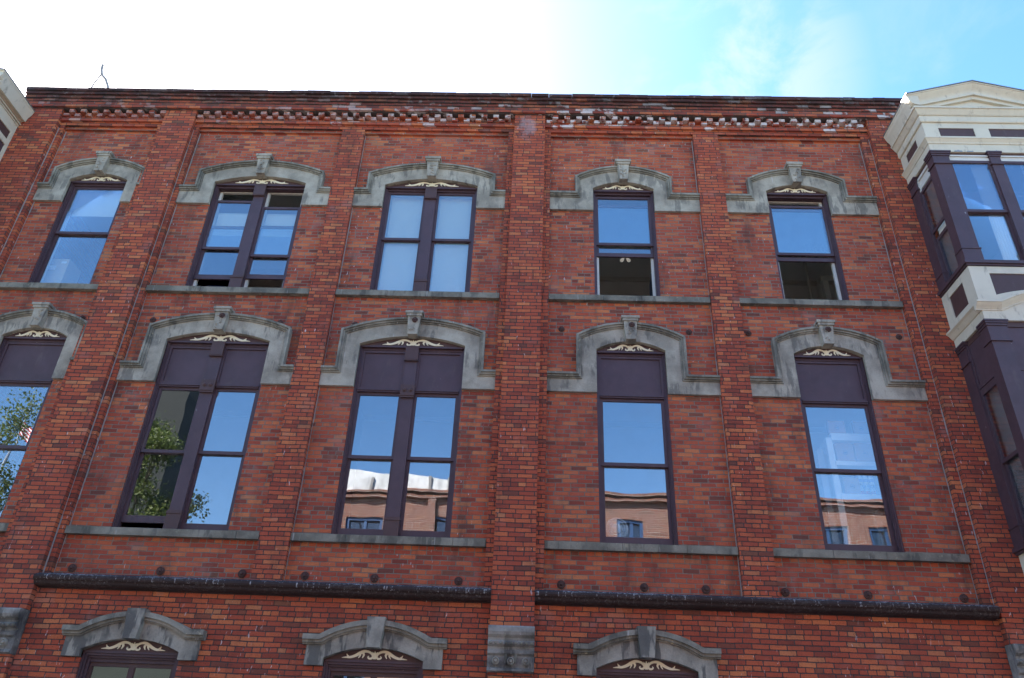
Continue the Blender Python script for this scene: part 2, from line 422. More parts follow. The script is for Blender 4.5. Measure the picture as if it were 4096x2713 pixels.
bays = [  # panel left, panel right, window centre, window half width
    (-9.25, -7.42, -8.19, .545), (-6.61, -3.83, -5.165, .845), (-3.40, -.655, -2.015, .845),
    (.145, 2.81, 1.465, .545), (3.27, 5.92, 4.56, .545)]
Zp0, Zp1 = 2.40, 10.90
def pierce(mb, x0, x1, z0, z1, holes, y0, y1):
    """wall slab with rectangular holes (holes share columns, sorted by z)"""
    xs = sorted({x0, x1, *[h[0] for h in holes], *[h[1] for h in holes]})
    for a, b in zip(xs, xs[1:]):
        hs = sorted([h for h in holes if h[0] < (a + b) / 2 < h[1]], key=lambda h: h[2])
        z = z0
        for h in hs: mb.box(a, b, y0, y1, z, h[2]); z = h[3]
        mb.box(a, b, y0, y1, z, z1)
wall = MB()
for xl, xr, c, h in bays:
    pierce(wall, xl, xr, Zp0, Zp1, [(c - h, c + h, 3.10, 6.44), (c - h, c + h, 7.22, 9.80)], WB, .40)
    wall.box(xl, xr, .15, .40, Zp1, Zp1 + .062)                 # stepped course under the frieze
wall.build('wall', 'panel_brick', BLD)
fr = MB()
fr.box(-10.07, 10, SB, .40, Zp1 + .062, 11.30)
for a, b in ((-9.34, -9.25), (-7.42, -7.30), (-6.70, -6.61), (-.655, -.545), (.03, .145), (5.92, 6.06)):
    fr.box(a, b, SB, .40, Zp0, Zp1 + .062)                      # narrow strips beside the piers
fr.build('wall', 'pier_brick', BLD)
lw = MB()
G = [(-5.19, .645), (-2.02, .645), (1.475, .645), (4.76, .645), (-8.2, .645)]
pierce(lw, -13, 10, -H + .10, Zp0, [(c - h, c + h, -H + .35, 1.69) for c, h in G[:3]], .11, .40)
lw.build('lower_wall', 'lower_brick', BLD)
for a, b, z0, z1 in ((-.545, .03, 1.98, 11.30), (-7.30, -6.70, 1.98, 11.30), (6.06, 6.52, 1.98, 11.30), (-10.07, -9.34, 1.98, 11.30)):
    p = MB().box(a, b, PB, .40, z0, z1); p.box(a + .005, b - .005, PB + .02, .105, -H + .1, 1.44)
    p.build('pilaster', 'pier_brick', BLD)
for a, b in ((-3.83, -3.40), (2.81, 3.27)):
    MB().box(a, b, SB, .40, 2.455, Zp1 + .062).build('pilaster', 'pier_brick', BLD)
rw = MB(); pierce(rw, 6.52, 10, 2.0, 11.30, [(6.75, 8.25, 3.3, 5.6), (6.75, 8.25, 7.4, 9.6)], .0, .40); rw.build('wall', 'pier_brick', BLD)
MB().box(-13, -10.07, .02, .40, Zp0, 10.2).build('wall', 'pier_brick', BLD)

# corbelled cornice
cz = [(11.30, 11.37, -.025), (11.37, 11.435, -.045), (11.435, 11.50, -.075), (11.50, 11.57, -.10), (11.57, 11.635, -.135), (11.635, 11.715, -.165)]
cn_ = MB()
for z0, z1, y in cz:
    x = -10.12
    while x < 10:                                                  # uneven old brick ends along each course
        l = random.choice((.222, .333, .444)); e = min(10, x + l)
        cn_.box(x, e - .004, y + random.uniform(-.007, .007), .30, z0 + .002, z1 - .002 + (random.uniform(-.008, .004) if z1 > 11.7 else 0)); x = e
for a, b in ((-9.34, -7.30), (-6.70, -.545), (.03, 6.06)):
    MB().box(a, b, .055, .12, 11.05, 11.125).build('cornice_band', 'cornice_brick', BLD)
# cement bead in the inner corners of the piers
for x, y in ((6.06, .10), (5.92, .20), (-6.70, .10), (-6.61, .20), (-9.34, .10), (-9.25, .20), (-3.40, .20), (3.27, .20), (2.81, .20)):
    s_ = 1 if x < 0 or x == 3.27 else -1
    bd = MB()
    z = 2.48
    while z < 10.8:
        l = random.uniform(.3, .9); e = random.uniform(.006, .015)
        bd.box(x + s_ * .001, x + s_ * e, y - e, y + .01, z, min(10.88, z + l)); z += l
    bd.build('mortar_bead', 'bead', BLD)
cn_.box(-10.11, 10, -.06, .28, 11.31, 11.704)
cn_.build('cornice', 'cornice_brick', BLD)
for a, b in ((-9.34, -7.30), (-6.70, -.545), (.03, 6.06)):
    dn = MB(); x = a + .03
    while x < b - .09:
        j = random.uniform(-.008, .008)
        dn.box(x, x + .105, .022 + j, .12, 11.14, 11.205)
        if x + .21 < b: dn.box(x + .112, x + .217, -.008 - j, .12, 11.215, 11.285)
        x += .224
    dn.build('dentil_course', 'dentil_brick', BLD)
MB().box(-10.07, 10, .30, 9, 11.2, 11.35).build('roof', 'tar', BLD)
MB().box(-10.07, 10, 8.6, 9, -H + .1, 11.2).build('rear_wall', 'panel_brick', BLD)
for x in (-10.07, 9.7): MB().box(x, x + .3, .40, 8.6, -H + .1, 11.2).build('side_wall', 'panel_brick', BLD)

# string course
prof = [(.12, 2.488), (.09, 2.486), (-.02, 2.452), (-.078, 2.425), (-.085, 2.395), (-.075, 2.372), (-.045, 2.352), (-.03, 2.325), (.01, 2.305), (.055, 2.300), (.12, 2.295)]
for a, b in ((-6.70, -.545), (.03, 6.02), (-9.34, -7.30)):
    MB().run_x(prof, a, b).build('string_course', 'string', BLD)
# pier capitals
for x0, x1 in ((-.555, .04), (-7.31, -6.69), (6.05, 6.65)):
    cp = MB()
    pr = [(.10, 1.98), (-.11, 1.975), (-.13, 1.955), (-.13, 1.90), (-.115, 1.865), (-.075, 1.83), (-.07, 1.80), (-.095, 1.785), (-.09, 1.75), (-.05, 1.725), (-.05, 1.69),
          (-.07, 1.68), (-.065, 1.645), (-.035, 1.62), (-.03, 1.48), (-.05, 1.47), (-.055, 1.44), (-.02, 1.425), (.10, 1.425)]
    cp.run_x(pr, x0, x1)
    k = cp.build('pilaster_capital', 'dark_stone', BLD)
    for i in (-1, 0, 1):
        MB().lathe_y((x0 + x1) / 2 + i * .19, 1.555, [(.048, -.02), (.048, -.062), (.036, -.078), (.027, -.064), (.014, -.082)], 14).build('stone_boss', 'stone', k)

    eg = MB()
    for q in range(9):
        x = x0 + .04 + (x1 - x0 - .08) * q / 8
        eg.lathe_y(x, 1.765, [(.022, -.07), (.022, -.10), (.014, -.115), (.004, -.118)], 8)
        eg.build('carved_egg', 'sill_stone', k); eg = MB()
        if q in (3, 5): MB().ribbon([(x, 1.65), (x, 1.60), (x, 1.52)], [.035, .028, .002], -.06, -.02).build('carved_leaf', 'sill_stone', k)

# ------------------------------------------------------------------ iron wall-tie plates
def anchor(x, z, y, parent, r=.058):
    pr = [(r, y), (r, y - .012), (r * .86, y - .020), (r * .72, y - .012), (r * .60, y - .022), (r * .42, y - .022), (r * .36, y - .014), (r * .30, y - .040), (r * .16, y - .048)]
    m = MB().lathe_y(x, z, pr, 18)
    for k in range(6):
        a = k * math.pi / 3
        m.tube([(x + math.cos(a) * r * .4, y - .02, z + math.sin(a) * r * .4), (x + math.cos(a) * r * .85, y - .02, z + math.sin(a) * r * .85)], .006, 5)
    return m.build('anchor_plate', 'iron', parent)
for x in (-6.37, -5.13, -3.99, -3.12, -2.16, -1.01, .386, 1.505, 2.33, 3.385, 4.48, 5.74):
    anchor(x, 2.585, WB, BLD)
for x in (-6.36, -4.24, -3.0, -1.13, .37, 2.42, 3.37, 5.75, -7.55):
    anchor(x, 6.645, WB, BLD, .05)

# ------------------------------------------------------------------ carved scroll
def scroll(cx, z, half, hgt, y, parent):
    sx, sz = half / 287., hgt / 85.
    strokes = [([(50, 30), (58, 20), (50, 8), (32, 6), (18, 18), (20, 40), (38, 62), (68, 75), (100, 74), (135, 54), (170, 30), (210, 14), (250, 11), (287, 6)],
                [5, 9, 13, 15, 15, 15, 16, 17, 21, 23, 21, 17, 11, 2]),
               ([(112, 70), (96, 40), (108, 8)], [18, 15, 3]), ([(128, 60), (128, 34), (142, 6)], [16, 12, 3]),
               ([(224, 13), (238, 28), (247, 46)], [16, 11, 2]), ([(6, 44), (14, 58), (24, 70)], [11, 8, 2])]
    m = MB(); e = 0
    for pts, wd in strokes:
        fine = []; fw = []
        for i in range(len(pts) - 1):                               # Catmull-Rom smoothing
            p0, p1, p2, p3 = pts[max(i - 1, 0)], pts[i], pts[i + 1], pts[min(i + 2, len(pts) - 1)]
            for q in range(4):
                t = q / 4
                fine.append(tuple(.5 * (2 * p1[d] + (p2[d] - p0[d]) * t + (2 * p0[d] - 5 * p1[d] + 4 * p2[d] - p3[d]) * t * t + (3 * p1[d] - p0[d] - 3 * p2[d] + p3[d]) * t ** 3) for d in (0, 1)))
                fw.append(wd[i] + (wd[i + 1] - wd[i]) * t)
        fine.append(pts[-1]); fw.append(wd[-1])
        for sg in (-1, 1):
            m.ribbon([(cx + sg * a * sx, z + b * sz) for a, b in fine], [k * (sx + sz) * .62 for k in fw], y - .012 - e, y + .004); e += .0006
    m.ribbon([(cx, z), (cx, z + 40 * sz), (cx, z + 80 * sz)], [24 * sx, 20 * sx, 3 * sx], y - .013 - e, y + .004)
    return m.build('scroll_ornament', 'scroll', parent)

# ------------------------------------------------------------------ stone hoods
def hood(c, a, xl, xr, zb, zf, zs, zc, osh, oc, key_top, plate=False, y=HB):
    b = a + .315
    body = MB()
    body.hexa([(xl, zf), (c - b, zf), (c - b, zb), (xl, zb)], y, .30); body.hexa([(c + b, zf), (xr, zf), (xr, zb), (c + b, zb)], y, .30)
    inner = arc(c - a, c + a, zs, zc, 18); outer = arc(c - b, c + b, osh, oc, 18)
    body.hexa([(c - b, osh), (c - a, zs), (c - a, zb), (c - b, zb)], y, .30); body.hexa([(c + a, zs), (c + b, osh), (c + b, zb), (c + a, zb)], y, .30)
    for i in range(18): body.hexa([outer[i], outer[i + 1], inner[i + 1], inner[i]], y, .30)
    path = [(xl, zf), (c - b, zf)] + outer + [(c + b, zf), (xr, zf)]
    o = body.build('window_hood', 'stone', BLD); body = MB()
    body.band(path, -.004, .032, y - .070, y + .02); body.band(path, .032, .062, y - .045, y + .02); body.band(path, .062, .085, y - .020, y + .02)
    body.build('drip_moulding', 'mould_stone', o)
    k = MB()
    kt, kb = .105, .078
    k.prism([(c - kt, oc - .01), (c + kt, oc - .01), (c + kb, zc - .022), (c - kb, zc - .022)], y - .115, y + .055)
    k.box(c - .145, c + .145, y - .15, .24, oc + .035, key_top); k.box(c - .125, c + .125, y - .135, .24, oc - .01, oc + .035)
    for q in range(9):                                              # chiselled vermiculation
        kx, kz = c + random.uniform(-.055, .055), random.uniform(zc + .03, oc - .05)
        k.tube([(kx - .02, y - .115, kz), (kx, y - .122, kz + random.uniform(-.02, .02)), (kx + .02, y - .115, kz + random.uniform(-.03, .03))], .009, 5)
    ko = k.build('keystone', 'stone', o)
    if plate: anchor(c + .02, oc - .085, y - .115, o, .048)
    return o
def hood_lower(c, a):
    zs, zc, y = 1.53, 1.675, .05
    ip = arc(c - a, c + a, zs, zc, 18); op = arc(c - .885, c + .885, 1.74, 1.985, 18)
    body = MB()
    body.hexa([(c - .885, 1.74), (c - a, zs), (c - a, 1.44), (c - .885, 1.44)], y, .30); body.hexa([(c + a, zs), (c + .885, 1.74), (c + .885, 1.44), (c + a, 1.44)], y, .30)
    for i in range(18): body.hexa([op[i], op[i + 1], ip[i + 1], ip[i]], y, .30)
    arcp = arc(c - .72, c + .72, 1.80, 2.0, 16)
    path = [(c - .935, 1.80)] + arcp + [(c + .935, 1.80)]
    o = body.build('window_hood', 'low_stone', BLD); body = MB()
    body.band(path, -.004, .06, y - .075, y + .06); body.band(path, .06, .095, y - .045, y + .06); body.band(path, .095, .115, y - .02, y + .06)
    body.build('drip_moulding', 'mould_stone', o)
    MB().prism([(c - .12, 2.035), (c + .12, 2.035), (c + .085, zc - .015), (c - .085, zc - .015)], y - .115, y + .055).build('keystone', 'low_stone', o)
    return o

for i, (xl, xr, c, a) in enumerate(bays):
    hood(c, a, xl, xr, 5.495, 5.80, 6.26, 6.415, 6.49, 6.735, 6.815, plate=i > 0)
    hood(c, a, xl, xr, 9.115, 9.475, 9.625, 9.775, 9.86, 10.11, 10.20)
    for z in (3.16, 7.29):
        sx0, sx1 = xl + .006, xr - .006
        s_ = MB(); cuts = [sx0, c - a * random.uniform(.3, .9), c + a * random.uniform(.4, 1.2), sx1]
        for p, q in zip(cuts, cuts[1:]):
            e = random.uniform(-.004, .004)
            s_.run_x([(.118 + e, z - .112), (.118 + e, z - .008), (.14, z), (.39, z + .02), (.39, z - .112)], p, q - .005)
        s_.build('window_sill', 'sill_stone', BLD)
for c, a in G[:3]: hood_lower(c, a)

# ------------------------------------------------------------------ windows
def sash(parent, x0, x1, zb, zt, y, br=.085, tr=.045, st=.045, mat_='maroon', glass='glass', tilt=0.):
    m = MB()
    m.box(x0, x0 + st, y, y + .035, zb, zt); m.box(x1 - st, x1, y, y + .035, zb, zt)
    m.box(x0 + st, x1 - st, y, y + .035, zb, zb + br); m.box(x0 + st, x1 - st, y, y + .035, zt - tr, zt)
    gl = .008                                                        # glazing bead
    m.box(x0 + st, x0 + st + gl, y + .010, y + .03, zb + br, zt - tr); m.box(x1 - st - gl, x1 - st, y + .010, y + .03, zb + br, zt - tr)
    o = m.build('sash', mat_, parent)
    zm = (zb + zt) / 2; g_ = MB().box(x0 + st - .004, x1 - st + .004, y + .016, y + .022, zb + br - .004, zt - tr + .004)
    p = g_.build('pane', glass, parent, origin=((x0 + x1) / 2, y + .019, zm + H)); p.rotation_euler.x = tilt + random.uniform(-.004, .004); p.rotation_euler.z = random.uniform(-.004, .004)
    return o

def casing(c, a, z0, z1, y=.25):
    m = MB()
    for s in (-1, 1):                                                # moulded jambs, three steps
        x = c + s * a
        m.box(x, x - s * .022, y - .03, .38, z0, z1); m.box(x - s * .022, x - s * .036, y - .012, .38, z0, z1); m.box(x - s * .036, x - s * .050, y + .008, .38, z0, z1)
    m.box(c - a + .05, c + a - .05, y + .02, .38, z0, z0 + .03)
    return m

def window(i, row):
    xl, xr, c, a = bays[i]; wide = a > .7
    if row == 'L': z0, ztop, zs, zc = 3.165, 6.235, 6.26, 6.415
    else: z0, ztop, zs, zc = 7.30, 9.60, 9.625, 9.775
    m = casing(c, a, z0, ztop)
    # head: two mouldings under the tympanum board
    m.box(c - a + .05, c + a - .05, .252, .38, ztop - .035, ztop); m.box(c - a, c + a, .200, .38, ztop, ztop + .026)
    if row == 'L':
        zt = 5.455
        m.box(c - a + .05, c + a - .05, .245, .38, zt, zt + .022); m.box(c - a + .05, c + a - .05, .228, .38, zt + .022, zt + .042); m.box(c - a + .05, c + a - .05, .250, .38, zt + .042, zt + .065)
    o = m.build('window', 'maroon', BLD)
    # tympanum board with the scroll
    tb = MB().prism(arc(c - a - .01, c + a + .01, zs, zc + .012, 16) + [(c + a + .01, ztop + .028), (c - a - .01, ztop + .026)], .220, .30)
    tb.build('tympanum_board', 'brown', o)
    sz0 = (6.279, 9.652)[row == 'U']
    scroll(c, sz0 + (.006 if row == 'U' else 0), .495 if wide else .368, .108 if row == 'L' else .092, .220, o)
    lights = [(c - a + .05, c + a - .05)]
    if wide:
        lights = [(c - a + .05, c - .095), (c + .095, c + a - .05)]
        mu = MB().box(c - .095, c + .095, .235, .38, z0, ztop)
        mo = mu.build('mullion', 'maroon', o)
        cp = MB().box(c - .105, c + .105, .19, .24, ztop - .215, ztop + .03); cp.box(c - .112, c + .112, .195, .24, ztop - .235, ztop - .215)
        cp.build('mullion_block', 'brown', o); cp = MB()
        cp.box(c - .105, c + .105, .21, .24, z0, z0 + .27); cp.box(c - .115, c + .115, .20, .24, z0 + .24, z0 + .262); cp.box(c - .11, c + .11, .205, .24, z0 + .262, z0 + .29)
        cp.build('mullion_block', 'brown', o)
        if row == 'L':
            cp = MB(); cp.box(c - .112, c + .112, .19, .24, 5.38, 5.565); cp.box(c - .105, c + .105, .20, .24, 5.35, 5.38)
            for s in (-1, 1): cp.lathe_y(c + s * .048, 5.475, [(.034, .192), (.034, .182), (.024, .176), (.016, .166)], 12)
            cp.build('mullion_block', 'brown', o)
    for q, (x0, x1) in enumerate(lights):
        if row == 'L':
            pn = MB().box(x0, x1, .285, .32, 5.52, ztop - .035)
            pn.box(x0, x0 + .03, .262, .30, 5.52, ztop - .035); pn.box(x1 - .03, x1, .262, .30, 5.52, ztop - .035)
            pn.box(x0 + .03, x1 - .03, .262, .30, ztop - .075, ztop - .035); pn.box(x0 + .03, x1 - .03, .262, .30, 5.52, 5.555)
            pn.build('transom_panel', 'maroon_flat', o)
            up, lo, gap = (4.355, 5.455), (3.195, 4.41), 0.
            tl = 0.
            if i == 1 and q == 0: lo = (3.29, 4.41)
            gname = 'glass_dim' if (i == 1 and q == 0) else 'glass'
            sash(o, x0, x1, *up, .282, .05, .045, .04, glass=gname); sash(o, x0, x1, *lo, .320, .105, .055, .04, glass=gname)
        else:
            up, lo = (8.465, 9.565), (7.325, 8.51)
            if i == 1: up, lo = ((8.19, 9.30), (7.575, 8.22)) if q == 0 else ((8.045, 9.165), (7.60, 8.10))
            if i == 3: up, lo = (8.445, 9.545), (8.225, 8.50)
            if i == 4: up, lo = (8.305, 9.405), (8.205, 8.40)
            if i == 1:      # lower sash pushed up behind the dropped upper one: build it full height
                sash(o, x0, x1, *up, .282, .05, .045, .04); sash(o, x0, x1, lo[0], lo[0] + 1.16, .320, .09, .05, .04)
            elif i in (3, 4):
                sash(o, x0, x1, *up, .282, .05, .045, .04); sash(o, x0, x1, lo[0], lo[0] + 1.16, .320, .075, .05, .04)
            else:
                sash(o, x0, x1, *up, .282, .05, .045, .04); sash(o, x0, x1, *lo, .320, .09, .05, .04)
            # white inner lining seen where a sash is dropped or raised
            lin = MB().box(x0, x0 + .045, .358, .41, z0, ztop); lin.box(x1 - .045, x1, .358, .41, z0, ztop)
            lin.box(x0 + .045, x1 - .045, .358, .41, ztop - .05, ztop); lin.box(x0, x1, .30, .36, 9.575, 9.598)
            lin.build('inner_lining', 'white_trim', o)
            if i in (1, 2) or i == 0:
                zb = {0: 9.0, 1: 8.62, 2: 7.33}[i]
                zt2 = 9.10 if i == 1 else 9.55
                bl = MB().box(x0 + .05, x1 - .05, .425, .430, zb, zt2); bl.tube([(x0 + .04, .44, zt2), (x1 - .04, .44, zt2)], .022, 10); bl.box(x0 + .05, x1 - .05, .420, .435, zb - .02, zb)
                bl.build('roller_blind', 'blind', o)
    return o
for i in range(5):
    window(i, 'L'); window(i, 'U')
for c, a in G[:3]:
    m = MB()
    zt, z0 = 1.50, -H + .36
    for s in (-1, 1):
        x = c + s * a
        m.box(x, x - s * .03, .14, .34, z0, zt); m.box(x - s * .03, x - s * .055, .165, .34, z0, zt); m.box(x - s * .055, x - s * .085, .20, .34, z0, zt)
    m.box(c - a, c + a, .135, .34, zt, zt + .028); m.box(c - a + .03, c + a - .03, .155, .34, zt - .03, zt); m.box(c - a + .055, c + a - .055, .185, .34, zt - .055, zt - .03)
    m.box(c - a + .085, c + a - .085, .215, .34, zt - .10, zt - .055)
    o = m.build('window', 'maroon', BLD)
    MB().prism(arc(c - a - .01, c + a + .01, 1.53, 1.687, 16) + [(c + a + .01, zt + .028), (c - a - .01, zt + .028)], .15, .22).build('tympanum_board', 'brown', o)
    scroll(c, 1.545, .425, .105, .15, o)
    for x0, x1 in ((c - a + .085, c - .0), (c + .0, c + a - .085)):
        sash(o, x0, x1, z0, zt - .10, .24, .12, .05, .035, mat_='brown')

# rooms behind the windows
def room(x0, x1, z0, z1, y0=.40, y1=3.95):
    m = MB()
    m.box(x0, x1, y1, y1 + .1, z0, z1); m.box(x0 - .1, x0, y0, y1 + .1, z0, z1); m.box(x1, x1 + .1, y0, y1 + .1, z0, z1)
    m.box(x0 - .1, x1 + .1, y0, y1 + .1, z1, z1 + .1)
    o = m.build('room', 'plaster', BLD)
    MB().box(x0, x1, y1 - .06, y1 - .002, z1 - .10, z1 - .002).build('cornice_moulding', 'white_trim', o)
    MB().box(x0, x1, y1 - .03, y1 - .002, z0 + .02, z0 + .2).build('skirting', 'white_trim', o)
    MB().box(x0 - .1, x1 + .1, y0, y1 + .1, z0 - .1, z0).build('floor', 'floorwood', o)
    return o
edges = [(-10.0, -7.0), (-6.9, -3.65), (-3.55, -.4), (-.1, 2.98), (3.1, 6.2), (6.35, 9.6)]
for k, (x0, x1) in enumerate(edges):
    room(x0, x1, 6.95, 10.35); room(x0, x1, 2.55, 6.75)
    if k < 5: room(x0, x1, -H + .15, 2.35)
for (xl, xr, c, a) in bays:
    MB().box(c - a - .05, c + a + .05, .40, .62, 3.17, 3.21).build('inner_sill', 'white_trim', BLD)

# ------------------------------------------------------------------ bay windows
def ring(mb, cx, hw, yf, z0, z1, p0, p1=None, yb=0.):
    """moulding round three sides of a bay: projection p0 at the bottom, p1 at the top"""
    if p1 is None: p1 = p0
    a = [(cx - hw - p0, yb, z0), (cx - hw - p0, yf - p0, z0), (cx + hw + p0, yf - p0, z0), (cx + hw + p0, yb, z0)]
    b = [(cx - hw - p1, yb, z1), (cx - hw - p1, yf - p1, z1), (cx + hw + p1, yf - p1, z1), (cx + hw + p1, yb, z1)]
    mb.add(a + b, [(0, 1, 2, 3), (7, 6, 5, 4), (0, 4, 5, 1), (1, 5, 6, 2), (2, 6, 7, 3), (3, 7, 4, 0)])
    return mb

def post_trim(mb, x0, x1, y0, y1, z0, z1, p):
    mb.box(x0 - p, x1 + p, y0 - p, y1 + p, z0, z1)

def gable(o, cx, hw, zc_, ze, za, yf):
    """raking cornice, roof and eaves of a bay; zc_ is the top of the level cornice"""
    xe = hw + .19
    path = [(cx - xe, ze), (cx, za), (cx + xe, ze)]
    m = MB()
    pr = [(0, 0.), (0, -.135), (.022, -.135), (.024, -.122)] + [(.024 + .150 * q / 8, -.122 + .085 * math.sin(q / 8 * math.pi / 2) ** 1.3) for q in range(1, 9)]
    pr += [(.192, -.037), (.192, -.058), (.232, -.056), (.234, -.018), (.30, -.016), (.302, .06), (.302, .5)]
    m.loft(path, [(d, yf + y) if y < .5 and not (d == 0 and y == 0.) else (d, -.02) for d, y in pr])
    m.build('raking_cornice', 'cream', o)
    t = MB().prism([(cx - hw, zc_ - .01), (cx + hw, zc_ - .01), (cx + hw, zc_ + .03), (cx, za - .28), (cx - hw, zc_ + .03)], yf + .035, yf + .3)
    t.build('tympanum', 'cream', o)
    for s in (-1, 1):                                              # side eaves
        e = MB()
        pr = [(.0, ze - .004), (.0, ze - .03), (.012, ze - .05), (.02, ze - .09), (.04, ze - .14), (.075, ze - .19), (.12, ze - .22), (.185, ze - .235), (.20, ze - .235), (.20, ze - .02)]
        e.run_y([(cx + s * (-xe + a), b) for a, b in pr], yf - .112, 0.)
        e.build('eaves', 'cream', o)
    r = MB().prism([(cx - xe - .012, ze + .002), (cx, za + .006), (cx + xe + .012, ze + .002), (cx + xe + .012, ze + .017), (cx, za + .022), (cx - xe - .012, ze + .017)], yf - .15, 0.)
    r.build('bay_roof', 'metal', o)

def bay_window():
    cx, hw, yf = 7.5, 1.02, -.88
    L_, R_ = cx - hw, cx + hw
    # carcass: cream entablature, apron and lower blocks
    m = MB()
    ring(m, cx, hw, yf, 9.64, 9.815, .0); ring(m, cx, hw, yf, 9.815, 9.845, .012, .02); ring(m, cx, hw, yf, 9.845, 9.90, .02, .055); ring(m, cx, hw, yf, 9.90, 9.925, .062)
    ring(m, cx, hw, yf, 9.925, 10.31, -.02)
    ring(m, cx, hw, yf, 10.31, 10.325, .02, .03); ring(m, cx, hw, yf, 10.325, 10.45, .03); ring(m, cx, hw, yf, 10.45, 10.465, .045)
    ring(m, cx, hw, yf, 10.465, 10.56, .05, .10); ring(m, cx, hw, yf, 10.56, 10.60, .115)
    o = m.build('bay_window', 'cream', BLD)
    m = MB(); ring(m, cx, hw, yf, 6.475, 7.275, -.025); ring(m, cx, hw, yf, 6.31, 6.475, .0); m.build('apron_core', 'cream', o)
    m = MB(); ring(m, cx, hw, yf, 2.45, 3.13, -.02); m.build('base', 'cream', o)
    tag(o, 'square bay window with cream gabled top and maroon posts')
    # frieze framing, proud of the panels
    fz = MB()
    def frame_front(mb, x0, x1, z0, z1, holes, y0, y1):
        pierce(mb, x0, x1, z0, z1, holes, y0, y1)
    frame_front(fz, L_, R_, 9.925, 10.31, [(6.73, 7.32, 10.00, 10.19), (7.57, 8.27, 10.00, 10.19)], yf, yf + .02)
    for x, s in ((L_, 1), (R_, -1)):
        for y0, y1, z0, z1 in ((yf + .02, 0, 9.925, 10.03), (yf + .02, 0, 10.205, 10.31), (yf + .02, -.58, 10.03, 10.205), (-.18, 0, 10.03, 10.205)):
            fz.box(x, x + s * .02, y0, y1, z0, z1)
    fz.build('frieze', 'cream', o)
    fp = [(6.73, 7.32), (7.57, 8.27)]
    for x0, x1 in fp: MB().box(x0, x1, yf + .012, yf + .025, 10.0, 10.19).build('frieze_panel', 'brown', o)
    for x, s in ((L_, 1), (R_, -1)): MB().box(x + s * .012, x + s * .025, -.58, -.18, 10.03, 10.205).build('frieze_panel', 'brown', o)
    # peeling grey paint under the entablature
    pe = MB()
    for x, wd, hh in ((6.86, .15, .045), (7.07, .12, .028), (7.40, .13, .04), (7.55, .05, .05)):
        pts = [(x, 9.643)] + [(x + wd * k / 7, 9.643 + hh * random.uniform(.45, 1.)) for k in range(1, 7)] + [(x + wd, 9.643)]
        pe.prism(pts, yf - .003, yf + .01)
    pe.build('bare_patch', plain_material('weathered_zinc', (.26, .29, .32), .7, 20., .3), o)
    gable(o, cx, hw, 10.60, 10.86, 11.205, yf)
    # apron with arched lower edge
    ap = MB()
    zt = 7.275
    ap.box(L_, 6.765, yf, yf + .025, 6.60, zt); ap.box(8.235, R_, yf, yf + .025, 6.60, zt); ap.box(6.765, 8.235, yf, yf + .025, 7.15, zt)
    xs = [6.765 + (8.235 - 6.765) * k / 20 for k in range(21)]
    up = lambda x: 6.872 - .212 * (x - cx) ** 2; lo = lambda x: max(6.575, 6.79 - .38 * (x - cx) ** 2)
    ap.prism([(x, up(x)) for x in xs] + [(x, 6.60) for x in reversed(xs)], yf, yf + .025)
    for x, s in ((L_, 1), (R_, -1)):
        for y0, y1, z0, z1 in ((yf + .025, 0, 6.60, 6.755), (yf + .025, 0, 7.15, zt), (yf + .025, -.63, 6.755, 7.15), (-.20, 0, 6.755, 7.15)):
            ap.box(x, x + s * .025, y0, y1, z0, z1)
    ap.build('apron', 'cream', o)
    MB().prism([(x, up(x)) for x in xs] + [(8.235, 7.15), (6.765, 7.15)], yf + .015, yf + .03).build('apron_panel', 'brown', o)
    for x, s in ((L_, 1), (R_, -1)): MB().box(x + s * .015, x + s * .03, -.63, -.20, 6.755, 7.15).build('apron_panel', 'brown', o)
    ar = MB()
    xa = [6.74 + (8.26 - 6.74) * k / 24 for k in range(25)]
    pth = [(L_ - .09, 6.60)] + [(x, lo(x) + .025) for x in xa] + [(R_ + .09, 6.60)]
    ar.loft(pth, [(0, yf + .02), (0, yf - .095), (.028, yf - .095), (.032, yf - .08), (.05, yf - .068), (.07, yf - .05), (.09, yf - .028), (.10, yf - .022), (.103, yf - .012), (.125, yf - .010), (.126, yf + .02)])
    ar.prism([(x, lo(x)) for x in xa] + [(8.26, 6.475), (6.74, 6.475)], yf + .004, yf + .02)
    for s, x in ((1, L_), (-1, R_)):
        ar.run_y([(x + s * .02, 6.60), (x - s * .09, 6.60), (x - s * .09, 6.57), (x - s * .06, 6.545), (x - s * .03, 6.50), (x - s * .012, 6.476), (x + s * .02, 6.476)], yf + .02, 0)
    ar.build('apron_cornice', 'cream', o)
    # posts, caps, bases
    def posts(zb, zt_, ring_z, base_z):
        P = [(L_, L_ + .27, yf, -.68), (R_ - .27, R_, yf, -.68), (L_, L_ + .06, -.23, 0), (R_ - .06, R_, -.23, 0), (cx - .085, cx + .085, yf, -.76)]
        for x0, x1, y0, y1 in P:
            q = MB().box(x0, x1, y0, y1, zb, zt_)
            yt = y1 if y1 < -.1 else -.003
            for z0, z1, p in ((zt_ - .03, zt_ - .001, .038), (zt_ - .06, zt_ - .03, .028), (zt_ - .095, zt_ - .06, .014), (ring_z, ring_z + .028, .022), (base_z, base_z + .022, .018), (zb, base_z, .008)):
                q.box(x0 - p, x1 + p, y0 - p, yt, z0, z1)
            q.build('corner_post', 'maroon', o)
    posts(7.37, 9.64, 9.365, 7.605); posts(3.20, 6.31, 5.955, 3.46)
    for za in (7.285, 3.12):
        sl_ = MB(); ring(sl_, cx, hw, yf, za, za + .03, .02); ring(sl_, cx, hw, yf, za + .03, za + .085, .045)
        sl_.build('bay_sill', 'maroon', o)
    for a, b in ((9.585, 9.64), (6.22, 6.31)): ring(MB(), cx, hw, yf, a, b, -.035).build('head_board', 'brown', o)
